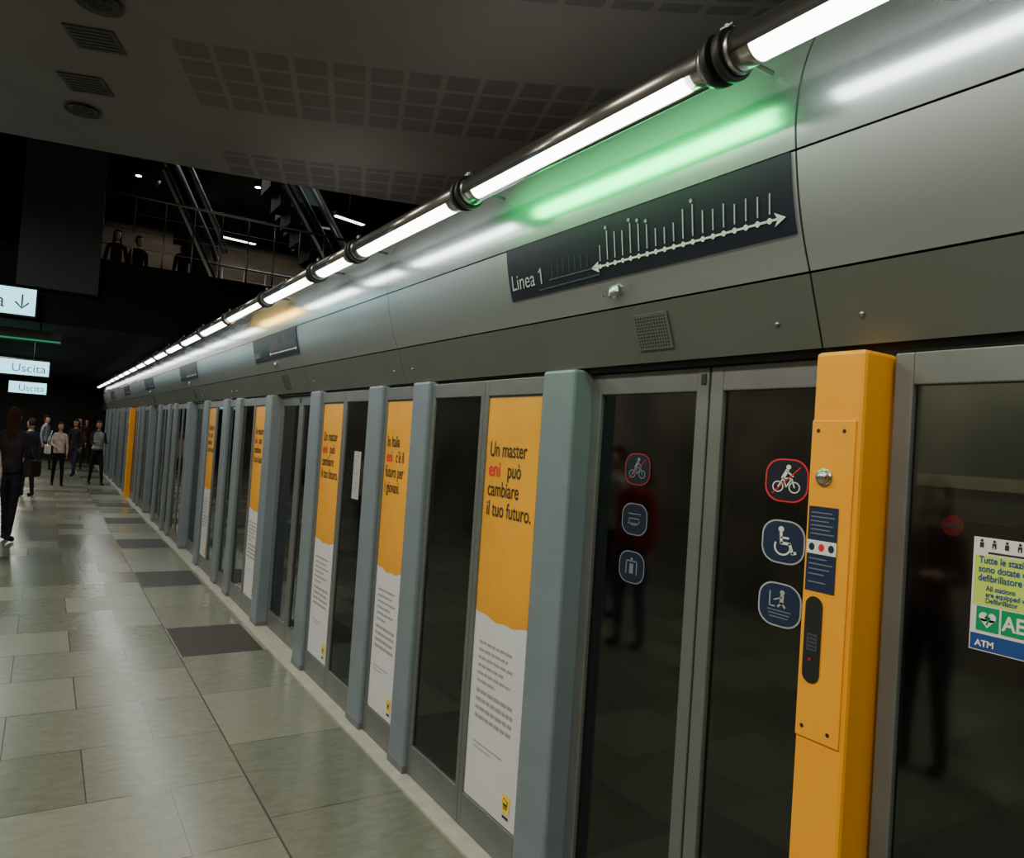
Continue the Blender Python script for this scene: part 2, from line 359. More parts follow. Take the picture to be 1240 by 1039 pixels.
struct(box('trim_2',1.705,1.86,-.6,30.6,1.988,2.06,M['dark']),'dark door head rail','trim')
# small paper notice on the narrow glass panel
pn=empty('paper_notice',(1.6755,4.47,1.30)); g=Gfx(0,.06,0,1,1); g.rect('soft',0,0,.12,.30)
for i in range(9): g.rect('grey_print',.012,.265-i*.028,.10-.02*(i%3),.272-i*.028,.0008)
for q in g.build({'soft':'sheet','grey_print':'print'},pn):
    if q.name.startswith('print'): q["kind"]="stuff"
meta(pn,'small pale paper notice stuck on the narrow glass panel','notice')
# ------------------------------------------------------------------ amber post
def amber_post(yn,yf,detail=True):
    yc=(yn+yf)/2; e=empty('amber_post',(1.57,yc,0)); a=yn-yc;b=yf-yc
    box('post',0,.13,a,b,.012,1.975,M['yellow'],e,.010)
    box('cover_plate',-.005,.001,a+.012,b-.004,1.06,1.81,M['yellow'],e,.002)
    g=Gfx(-.0055,0,0,1.,1.)
    for yy,zz in ((b-.022,1.785),(a+.040,1.785),(b-.022,1.085),(a+.040,1.085)): g.disc('dark',-yy,zz,.005)
    g.build({'dark':'screw_hole'},e)
    bm=bmesh.new(); cyl(bm,(-.005,b-.045,1.675),(-.010,b-.045,1.675),.021,28); 
    bmesh.ops.create_uvsphere(bm,u_segments=24,v_segments=12,radius=.016,matrix=Matrix.Translation((-.010,b-.045,1.675)))
    bm_obj('button',bm,M['chrome'],e,True)["label"]='round chrome call button'
    lb=mesh_obj('instruction_label',[(-.0065,b-.010,1.405),(-.0065,a+.042,1.405),(-.0065,a+.042,1.605),(-.0065,b-.010,1.605)],[(0,1,2,3)],M['navy2'],e)
    w=(b-.010)-(a+.042); g=Gfx(-.0075,b-.010,1.405,1.,w)
    g.rect('white',.0,.088,1.,.120)
    for c in (.17,.5,.83): g.disc('red' if c==.5 else 'navy2',c,.104,.10,.0005,rv=.009)
    for i,(z,L) in enumerate([(.184,.7),(.174,.8),(.164,.6),(.154,.75),(.144,.65),(.134,.8),(.075,.6),(.063,.8),(.051,.7),(.039,.55),(.02,.6)]): g.rect('dim',.1,z,.1+L,z+.003)
    g.build({'white':'label_print','red':'label_symbol','navy2':'label_symbol','dim':'label_text'},lb)
    n=12; hw=.023; pts=[]
    cy=b-.038
    for i in range(n+1): t=math.pi*i/n; pts.append((-.007,cy+hw*math.cos(t),1.370+hw*math.sin(t)))
    for i in range(n+1): t=math.pi+math.pi*i/n; pts.append((-.007,cy+hw*math.cos(t),1.212+hw*math.sin(t)))
    sl=mesh_obj('window_slot',pts,[tuple(range(len(pts)))],M['dark'],e)
    g=Gfx(-.008,cy,1.29,1,1); g.disc('dimred',-.004,-.045,.0045); g.rect('faint',-.014,-.025,.014,.015)
    for i in range(4): g.rect('dark',-.011,-.02+i*.009,.011,-.017+i*.009,.0005)
    g.build({'dark':'intercom_opening','dimred':'indicator','faint':'intercom_speaker'},sl)
    return meta(e,'tall amber-yellow steel post with button and instruction label','post','amber posts')
amber_post(1.008,1.138)
ap=amber_post(5.22+P*3,5.40+P*3)
# ------------------------------------------------------------------ header
def bez(p0,p1,p2,n): return [((1-t)**2*p0[0]+2*t*(1-t)*p1[0]+t*t*p2[0],(1-t)**2*p0[1]+2*t*(1-t)*p1[1]+t*t*p2[1]) for t in [i/n for i in range(n+1)]]
prof_low=[(1.68,2.005),(1.612,2.186)]
prof_mid=bez((1.610,2.192),(1.550,2.32),(1.530,2.478),12)
prof_up=bez((1.529,2.484),(1.500,2.66),(1.60,2.82),16)+bez((1.60,2.82),(1.65,2.885),(1.74,2.90),6)[1:]
def strip(name,prof,y0,y1,m,parent,th=.006,smooth=True,ox=0.):
    n=len(prof); nor=[]
    for i in range(n):
        a=prof[max(0,i-1)]; b=prof[min(n-1,i+1)]; dx,dz=b[0]-a[0],b[1]-a[1]; L=math.hypot(dx,dz); nor.append((dz/L,-dx/L))
    out=[(p[0]-ox,p[1]) for p in prof]; inn=[(p[0]-ox+q[0]*th,p[1]+q[1]*th) for p,q in zip(prof,nor)]
    loop=out+inn[::-1]; N=len(loop)
    vs=[(x,y0,z) for x,z in loop]+[(x,y1,z) for x,z in loop]
    fs=[(i,(i+1)%N,N+(i+1)%N,N+i) for i in range(N)]
    for i in range(n-1):
        fs.append((i,i+1,N-2-i,N-1-i)[::-1]); fs.append((N+i,N+i+1,N+N-2-i,N+N-1-i))
    me=mesh_obj(name,vs,fs,m,parent)
    bm=bmesh.new(); bm.from_mesh(me.data); bmesh.ops.recalc_face_normals(bm,faces=bm.faces[:])
    if smooth:
        bm.edges.ensure_lookup_table()
        for e in bm.edges:
            if len(e.link_faces)==2 and e.calc_face_angle(0)>math.radians(50): e.smooth=False
    bm.to_mesh(me.data); bm.free()
    if smooth:
        for i,p in enumerate(me.data.polygons): p.use_smooth=True
    return me
def screw(parent,x,y,z,r=.007):
    bm=bmesh.new(); bmesh.ops.create_uvsphere(bm,u_segments=12,v_segments=8,radius=r,matrix=Matrix.Translation((x,y,z)))
    return bm_obj('screw',bm,M['alu'],parent,True)
def header(y0,y1):
    yc=(y0+y1)/2; e=empty('header_fascia',(1.6,yc,2.0)); a=y0-yc+.003; b=y1-yc-.003
    def sh(p): return [(x,z-2.0) for x,z in p]
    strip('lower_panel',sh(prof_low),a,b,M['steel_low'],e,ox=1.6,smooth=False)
    strip('curved_panel',sh(prof_mid),a,b,M['steel'],e,ox=1.6)
    strip('upper_panel',sh(prof_up),a,b,M['steel_up'],e,ox=1.6)
    for yy in (a+.12,b-.12): screw(e,1.652-1.6,yy,.075); 
    return meta(e,'curved brushed-steel fascia section above the platform doors','fascia','header fascia sections')
h0=header(-1.35,1.20); h1=header(1.20,3.80); h2=header(3.80,5.53)
for k in range(1,6): dup(h1,(0,P*k,0)); dup(h2,(0,P*k,0))
struct(box('trim_3',1.72,2.1,-1.35,30.6,2.062,2.84,M['black']),'black core behind the steel header','trim')
def linesign(y0,y1,full=True):
    yc=(y0+y1)/2; e=empty('line_map_sign',(1.54,yc,2.28)); a=y0-yc;b=y1-yc
    pr=[p for p in prof_mid if 2.275<=p[1]<=2.479]
    pts=[(p[0]-.006-1.54,p[1]-2.28) for p in pr]
    strip('sign_panel',pts,a,b,M['navy'],e,th=.004)
    zt=pts[-1][1]; zb=pts[0][1]; x0,x1=pts[0][0],pts[-1][0]
    sl=math.atan2(x0-x1,zt-zb)
    T=Matrix.Translation((x0-.0060,b,zb))@Matrix.Rotation(-sl,4,'Y')
    def place(o): o.data.transform(T)
    W=b-a; H=math.hypot(x0-x1,zt-zb)
    t=text('sign_lettering','Linea 1',-.002,-.02,.040,.086,'soft',e,.92)
    um=-min(v.co.y for v in t.data.vertices); vm=[v.co.z for v in t.data.vertices if -v.co.y>um-.03]; vt=max(vm); place(t)
    g=Gfx(-.002,0,0,1,1)
    g.stroke('soft',[(um-.003,vt-.003),(um-.018,vt-.014)],.005)
    u0=W*.41; u1=W*.985; v=.046
    g.stroke('white',[(u0,v),(u1-.02,v)],.006); g.poly('white',[(u1-.035,v-.018),(u1,v),(u1-.035,v+.018),(u1-.025,v)]); g.poly('white',[(u0+.02,v-.018),(u0-.02,v),(u0+.02,v+.018)])
    N=19
    for i in range(N):
        u=u0+.03+(u1-.08-u0)*i/(N-1); g.disc('white',u,v,.008,.0004,12)
        L=[.05,.09,.08,.075,.09,.08,.07,.05,.045,.05,.08,.085,.06,.055,.06,.05,.055,.05,.05][i]
        g.stroke('soft',[(u+.002,v+.018),(u+.002+L*.10,v+.018+L)],.0048)
        if i in (1,4,5,6,11): g.disc('grey_print',u+.006,v+.018+L+.012,.006,0.,12)
    g.stroke('faint',[(u0-.34,v-.028),(u0+.02,v-.025)],.004)
    for i in range(7): g.stroke('faint',[(u0-.25+i*.035,v+.012),(u0-.245+i*.035,v+.06)],.003)
    g.stroke('faint',[(u0-.27,v),(u0,v)],.005)
    for o in g.build({'white':'map_line','soft':'map_names','grey_print':'map_marks','faint':'map_faded_names'},e): place(o)
    return meta(e,'dark navy line map sign with white route line and lettering','sign','line map signs')
s1=linesign(1.215,2.56)
for k in range(1,6): dup(s1,(0,P*k,0))
def dome(y):
    e=empty('status_button',(1.579,y,2.235)); bm=bmesh.new()
    cyl(bm,(-.006,0,0),(.001,0,0),.024,24); bmesh.ops.create_uvsphere(bm,u_segments=20,v_segments=12,radius=.018,matrix=Matrix.Translation((-.006,0,0))@Matrix.Diagonal((.38,1,1,1)))
    bm_obj('button',bm,M['chrome'],e,True)
    g=Gfx(-.006,0,0,1,1)
    g.ring('dark',-.045,.0,.012,.004); g.ring('dark',.055,0,.012,.004); g.build({'dark':'engraved_mark'},e)
    return meta(e,'round chrome button on the steel header below the line map','button','header buttons')
d1=dome(1.93)
for k in range(1,4): dup(d1,(0,P*k,0))
def grille(y):
    e=empty('speaker_grille',(1.641,y,2.10)); th=math.atan2(1.68-1.612,2.186-2.005)
    bm=bmesh.new(); add_box(bm,-.003,.0,-.08,.08,-.06,.06,.001); o=bm_obj('plate',bm,M['grille'],e)
    bm=bmesh.new()
    for i in range(12):
        for j in range(10): add_box(bm,-.0045,-.003,-.066+i*.012-.002,-.066+i*.012+.002,-.048+j*.0105-.002,-.048+j*.0105+.002)
    p=bm_obj('perforation',bm,M['dark'],e); p["kind"]="stuff"
    e.rotation_euler=(0,-th,0)
    return meta(e,'square perforated speaker grille on the lower header','grille','speaker grilles')
g1=grille(1.80)
for k in range(1,4): dup(g1,(0,P*k,0))
# ------------------------------------------------------------------ tube lights
TX,TZ=1.36,2.69; TR=.05
joints=[-.05,1.29,2.62,3.85,4.55,5.8,7.15,8.5]
while joints[-1]<26: joints.append(joints[-1]+1.3)
def arc_shell(name,a0,a1,r,th,y0,y1,m,parent,n=20):
    vs=[];fs=[]
    for i in range(n+1):
        t=math.radians(a0+(a1-a0)*i/n)
        for rr in (r,r-th):
            x=-rr*math.sin(t); z=-rr*math.cos(t); vs.append((x,y0,z)); vs.append((x,y1,z))
    for i in range(n):
        b=i*4; fs.append((b,b+1,b+5,b+4)); fs.append((b+2,b+6,b+7,b+3)); fs.append((b,b+4,b+6,b+2)); fs.append((b+1,b+3,b+7,b+5))
    fs.append((0,2,3,1)); e=n*4; fs.append((e,e+1,e+3,e+2))
    return mesh_obj(name,vs,fs,m,parent,True)
def tube(y0,y1,accent=None):
    yc=(y0+y1)/2; e=empty('tube_light',(TX,yc,TZ)); a=y0-yc+.05;b=y1-yc-.05; s=.055
    if accent:
        arc_shell('lamp_tube',8,62,TR-.004,.004,a+s,b-s,M['lamp'],e)
        arc_shell('status_lamp',-135,-10,TR-.002,.004,a+.04,b-.02,M[accent],e)["label"]='glowing %s status lamp strip'%accent
        arc_shell('housing',62,225,TR,.006,a,b,M['housing'],e,28)
        arc_shell('divider',-10,8,TR+.003,.006,a,b,M['housing'],e,4)
    else:
        arc_shell('lamp_tube',-72,62,TR-.004,.004,a+s,b-s,M['lamp'],e)
        arc_shell('housing',62,288,TR,.006,a,b,M['housing'],e,28)
    for q in (a,b-s): cylo('metal_sleeve',(0,q,0),(0,q+s,0),TR-.008 if accent else TR-.002,M['chrome'],e,28)
    for q in (a-.018,b): cylo('end_cap',(0,q,0),(0,q+.018,0),TR+.004,M['chrome'],e,28)
    return meta(e,'long white glowing tube light'+(' with %s status strip'%accent if accent else ' in a steel housing'),'tube light','tube lights above the doors')
for i,(a,b) in enumerate(zip(joints,joints[1:])): tube(a,b,{1:'green',5:'amber'}.get(i))
def clamp(y):
    e=empty('tube_clamp',(TX,y,TZ))
    cylo('sleeve',(0,-.0335,0),(0,.0335,0),TR-.012,M['dark'],e,24)
    for yy in (-.020,.020): cylo('ring',(0,yy-.010,0),(0,yy+.010,0),TR+.014,M['dark'],e,28)
    bm=bmesh.new(); cyl(bm,(0,0,TR),(0,0,TR+.035),.008,10); cyl(bm,(0,-.02,TR+.03),(0,.02,TR+.03),.006,10); bm_obj('bolt',bm,M['alu'],e)
    cylo('bracket',(.03,0,.02),(.174,0,.02),.007,M['steel_low'],e,10)
    return meta(e,'black ring clamp holding the tube lights','clamp','tube light clamps')
for y in joints: clamp(y)
# ------------------------------------------------------------------ door stickers
def rrect(g,m,r,lift,c=.72):
    k=r*c; pts=[]
    for (cx,cy,a0) in ((r-k,r-k,0),(-(r-k),r-k,90),(-(r-k),-(r-k),180),(r-k,-(r-k),270)):
        for i in range(7): a=math.radians(a0+15*i); pts.append((cx+k*math.cos(a),cy+k*math.sin(a)))
    g.poly(m,pts,lift)
def sticker(kind,Y,Z,ring='white',s=.060,dim=False):
    w='dim' if dim else 'white'; pl='dimplate' if dim else 'navy2'; rd='dimred' if dim else 'red'
    if kind=='bike': pl='blackblue'
    if ring=='white': ring='dim' if dim else 'soft'
    if ring=='red': ring=rd
    e=empty('door_sticker',(1.7435,Y,Z)); g=Gfx(0,0,0,s,s*1.18)
    rrect(g,ring,1.0,0.); rrect(g,pl,.93,.0004); L=.0009
    if kind=='bike':
        g.ring(w,-.38,-.30,.26,.05,L); g.ring(w,.38,-.30,.26,.05,L)
        g.stroke(w,[(-.38,-.30),(-.14,.1),(.25,.1),(.38,-.30)],.06,L); g.stroke(w,[(-.14,.1),(0,-.3),(.25,.1)],.06,L)
        g.disc(w,.08,.62,.11,L); g.stroke(w,[(.02,.46),(-.16,.12)],.16,L); g.stroke(w,[(.02,.42),(.3,.2)],.07,L)
        g.stroke(rd,[(-.62,-.62),(.62,.62)],.05,L*1.5)
    elif kind=='chair':
        g.disc(w,-.10,.58,.13,L); g.stroke(w,[(-.10,.42),(-.06,-.05),(.32,-.05),(.46,-.46),(.6,-.42)],.13,L); g.stroke(w,[(-.08,.2),(.25,.2)],.09,L)
        g.ring(w,.0,-.22,.40,.08,L,150,350)
    elif kind=='step':
        w='soft'
        g.disc(w,.12,.58,.11,L); g.stroke(w,[(.12,.42),(.10,.08)],.17,L); g.stroke(w,[(.10,.10),(-.05,-.08)],.09,L); g.stroke(w,[(.12,.08),(.26,-.08)],.09,L)
        g.stroke(w,[(-.45,.55),(-.45,-.1),(-.2,-.1)],.05,L); g.stroke(w,[(.1,.35),(-.25,.2)],.06,L)
        for i in range(3): g.rect('dim',-.55+.06*i,-.30-i*.15,.55-.06*i,-.25-i*.15,L)
    elif kind=='info':
        g.ring(w,0,.1,.5,.05,L,200,340); 
        for i in range(3): g.rect(w,-.5+.06*(i%2),.30-i*.3,.5-.1*(i%3),.36-i*.3,L)
    else:
        g.rect(w,-.45,-.45,-.37,.4,L); g.rect(w,.37,-.45,.45,.4,L); g.rect(w,-.45,.34,.45,.42,L); g.rect(w,-.15,-.4,.15,.22,L); g.disc(w,0,.5,.1,L)
    names={w:'pictogram','white':'pictogram','dim':'pictogram','red':'warning_border','dimred':'warning_border','soft':'border',pl:'plate'}
    g.build(names,e)
    lab={'bike':'near-black rounded sticker with red border and bicycle symbol','chair':'dark blue rounded sticker with white wheelchair symbol','step':'dark blue rounded sticker with standing person and small text','info':'dark blue rounded sticker with faded printed lines','lift':'dark blue rounded sticker with faded door symbol'}[kind]
    return meta(e,lab,'sticker','door stickers')
for k,zz in (('bike',1.655),('chair',1.485),('step',1.312)): sticker(k,1.335,zz,'red' if k=='bike' else 'white')
for k,zz in (('bike',1.648),('info',1.475),('lift',1.31)): sticker(k,1.945,zz,'red' if k=='bike' else 'white',.055,True)
# ------------------------------------------------------------------ notice on near glass
nt_=empty('safety_notice',(1.676,.70,1.34)); 
g=Gfx(0,.107,0,1,1); g.rect('white',0,0,.22,.235); g.rect('lime',.004,.095,.216,.198,.0005); g.rect('blue',.002,.002,.218,.035,.0005)
g.rect('greenp',.012,.042,.056,.092,.001); g.rect('greenp',.060,.042,.185,.092,.001)
for i,c in enumerate((.016,.040,.064,.088,.112,.136)):
    g.disc('ink',c,.2285,.003,.001,10); g.rect('ink',c-.004,.214,c+.004,.2245,.001)
    if i%2: g.rect('white',c-.001,.213,c+.001,.219,.0012)
g.stroke('ink',[(.03,.204),(.20,.204)],.004,.001)
g.disc('white',.027,.071,.0095,.0015); g.disc('white',.041,.071,.0095,.0015); g.poly('white',[(.0185,.067),(.034,.049),(.0495,.067)],.0015)
g.stroke('greenp',[(.037,.082),(.031,.070),(.038,.070),(.033,.056)],.004,.002)
g.build({'white':'sheet','lime':'yellow_field','blue':'footer','greenp':'green_block','ink':'print'},nt_)
text('lettering','AED',-.0015,.107-.063,.052,.042,'white',nt_,.85,thick=.001)
for i,s in enumerate(['Tutte le stazioni','sono dotate di','defibrillatore']): text('lettering',s,-.0015,.107-.012,.182-i*.0185,.020,'blue',nt_,.8,thick=.0004)
for i,s in enumerate(['All stations','are equipped with','Defibrillator']): text('lettering',s,-.0015,.107-.028,.126-i*.0125,.0145,'blue',nt_,.85,thick=.0003)
text('lettering','ATM',-.0015,.107-.012,.010,.018,'white',nt_,1.,thick=.0006)
meta(nt_,'white, yellow and green safety notice stuck on the glass','notice')
# ------------------------------------------------------------------ train behind the doors
tr=empty('train_carriage',(3.3,4,-1.3))
def tb(n,x0,x1,y0,y1,z0,z1,m,bev=0.): return box(n,x0-3.3,x1-3.3,y0-4,y1-4,z0+1.3,z1+1.3,m,tr,bev)
tb('body',2.18,4.5,-3.2,15,-.9,2.5,M['train'],.08)
for i,y in enumerate((-1,5,10,14)): tb('bogie',2.4,4.3,y-.8,y+.8,-1.3,-.9,M['black'],.03)
for y0,y1 in ((-1.6,-.1),(.25,1.32),(1.75,3.0),(3.3,4.6),(5.0,6.1),(6.5,8.0),(8.4,9.6)):
    bm=bmesh.new(); w_=.035; z0,z1=(-.85+1.3,1.70+1.3); a,b=y0-4,y1-4
    for q in ((a,a+w_,z0,z1),(b-w_,b,z0,z1),(a+w_,b-w_,z1-w_,z1)): add_box(bm,2.165-3.3,2.185-3.3,q[0],q[1],q[2],q[3])
    bm_obj('reflection_frame',bm,M['reflframe'],tr)  # bright frames imitate the frame reflections in the door glass
    tb('window',2.172,2.186,y0+.15,y1-.15,.75,1.58,M['dark'],.004)
g=Gfx(2.163-3.3,1.10-4,1.56+1.3,1,1); g.disc('red',0,0,.030); g.rect('dim',-.022,-.005,.022,.005,.001); g.build({'red':'round_sticker','dim':'sticker_bar'},tr)
meta(tr,'dark train carriage standing behind the platform doors','train')
# ------------------------------------------------------------------ hanging signs
def hang(xr,wid,Y,z0,z1,ceil,letters,wallmount=False,dark=False):
    e=empty('hanging_sign',(xr-wid/2,Y,z0)); w=wid/2; H=z1-z0
    box('housing',-w,w,-.05,.05,0,H,M['black'],e,.01)
    if dark:
        mesh_obj('light_edge',[(-w+.01,-.052,.008),(w-.01,-.052,.008),(w-.01,-.052,.03),(-w+.01,-.052,.03)],[(0,1,2,3)],M['signgreen'],e)
    else:
        mesh_obj('light_face',[(-w+.02,-.052,.02),(w-.02,-.052,.02),(w-.02,-.052,H-.02),(-w+.02,-.052,H-.02)],[(0,1,2,3)],M['signface'],e)
    for x in (-w*.7,w*.7):
        if wallmount: cylo('bracket',(x,.05,H/2),(x,12.0-Y,H/2),.02,M['black'],e,8)
        else: cylo('rod',(x,0,H),(x,0,ceil-z0),.012,M['black'],e,8)
    if letters:
        mt=Matrix.Translation((w-.06,-.055,H*.25))@Matrix.Rotation(math.pi/2,4,'X')
        text('lettering',letters,0,0,0,H*.68,'signdark',e,align='RIGHT',mtx=mt)
    return meta(e,'dark sign with a thin green lit edge' if dark else 'illuminated pale blue direction sign','sign','hanging platform signs')
hang(-.19,2.1,11.8,2.97,3.36,2.95,'Uscita ↓',True); hang(.02,1.5,14,2.28,2.55,2.95,'Uscita'); hang(.0,.75,20,2.13,2.42,2.95,'Uscita')
hang(.12,1.7,12.3,2.70,2.86,2.95,None,False,True)
# ------------------------------------------------------------------ ceiling fittings
def grate(x,y):
    e=empty('ceiling_vent',(x,y,4.5)); box('rim',-.17,.17,-.17,.17,-.015,0,M['vent'],e,.003)
    bm=bmesh.new()
    for i in range(6): add_box(bm,-.14,.14,-.135+i*.05,-.11+i*.05,-.022,-.015)
    bm_obj('louvre',bm,M['vent'],e); e.rotation_euler=(0,0,math.radians(-20))
    return meta(e,'square dark air vent in the ceiling','vent','ceiling vents')
def downl(x,y):
    e=empty('recessed_downlight',(x,y,4.5)); bm=bmesh.new()
    bmesh.ops.create_cone(bm,cap_ends=False,segments=32,radius1=.15,radius2=.12,depth=.03,matrix=Matrix.Translation((0,0,-.015))); bm_obj('rim',bm,M['vent'],e,True)
    cylo('lens',(0,0,-.012),(0,0,-.002),.12,M['wall'],e,28)
    for r in (.04,.08):
        bm=bmesh.new(); bmesh.ops.create_cone(bm,cap_ends=False,segments=28,radius1=r,radius2=r,depth=.015,matrix=Matrix.Translation((0,0,-.018))); bm_obj('baffle_ring',bm,M['rail'],e,True)
    return meta(e,'round unlit recessed ceiling light','ceiling light','recessed ceiling lights')
grate(.12,6.35); grate(.10,7.25); downl(.1,7.85); downl(.12,5.75)
# ------------------------------------------------------------------ mezzanine
def railing(x0,y0,x1,y1,z,lab='steel balustrade along the mezzanine edge'):
    e=empty('balustrade',(x0,y0,z)); d=Vector((x1-x0,y1-y0,0)); n=int(d.length/.4)
    cylo('handrail',(0,0,1.0),(d.x,d.y,1.0),.022,M['rail'],e,10)
    for i in range(n+1): p=d*(i/n); cylo('baluster',(p.x,p.y,0),(p.x,p.y,1.0),.012,M['rail'],e,8)
    for zz in (.25,.5,.75): cylo('wire',(0,0,zz),(d.x,d.y,zz),.005,M['rail'],e,6)
    return meta(e,lab,'balustrade')
railing(.5,12.1,6.5,12.1,3.95)
railing(2.4,15.9,7.5,15.9,3.95,'steel balustrade around the rear stairwell')
def escal(x,y,z,L,ang,dirx,n_r=2):
    e=empty('escalator',(x,y,z)); a=math.radians(ang); dx=math.cos(a)*L*dirx; dz=math.sin(a)*L
    for o in (0,.75):
        bm=bmesh.new(); 
        cyl(bm,(0,o,.9),(dx,o,dz+.9),.045,10); cyl(bm,(0,o,.9),(-.12*dirx,o,.6),.045,10); cyl(bm,(0,o,.05),(dx,o,dz+.05),.06,8); bm_obj('handrail',bm,M['rail'],e)
        mesh_obj('glass_side',[(0,o,.05),(dx,o,dz+.05),(dx,o,dz+.85),(0,o,.85)],[(0,1,2,3)],M['glass'],e)
    bm=bmesh.new(); n=int(L/.3)
    for i in range(n): add_box(bm,min(dx*i/n,dx*(i+1)/n),max(dx*i/n,dx*(i+1)/n),.05,.70,dz*i/n-.1,dz*(i+.7)/n)
    bm_obj('steps',bm,M['vent'],e)
    return meta(e,'steel escalator with glass sides on the mezzanine','escalator','mezzanine escalators')
escal(4.35,12.6,3.95,2.6,56,-1); escal(4.95,14.0,3.95,2.6,56,-1); escal(2.2,12.9,3.95,1.9,62,-1)
for (x,y) in [(1.6,13),(2.2,14.5),(2.6,13),(3.2,15),(3.6,13.3),(4.2,16),(1.2,16),(5,18),(2.9,18)]:
    e=empty('spotlight',(x,y,6.4)); cylo('housing',(0,0,.0),(0,0,.2),.06,M['black'],e,14); cylo('lens',(0,0,-.006),(0,0,0),.05,M['spot'],e,14); meta(e,'small lit ceiling spotlight above the mezzanine','spotlight','mezzanine spotlights')
def linear(x,y,z,L,rz):
    e=empty('linear_lamp',(x,y,z)); box('housing',-L/2,L/2,-.06,.06,0,.08,M['black'],e,.01); box('diffuser',-L/2+.02,L/2-.02,-.05,.05,-.012,0,M['lin'],e); e.rotation_euler=(0,0,rz)
    cylo('rod',(0,0,.08),(0,0,6.58-z),.02,M['black'],e,10); cylo('canopy',(0,0,6.55-z),(0,0,6.6-z),.10,M['black'],e,16)
    return meta(e,'short white linear lamp above the mezzanine','lamp','mezzanine linear lamps')
linear(4.6,13.6,5.75,.7,.3); linear(3.4,17.5,5.9,.8,.15)
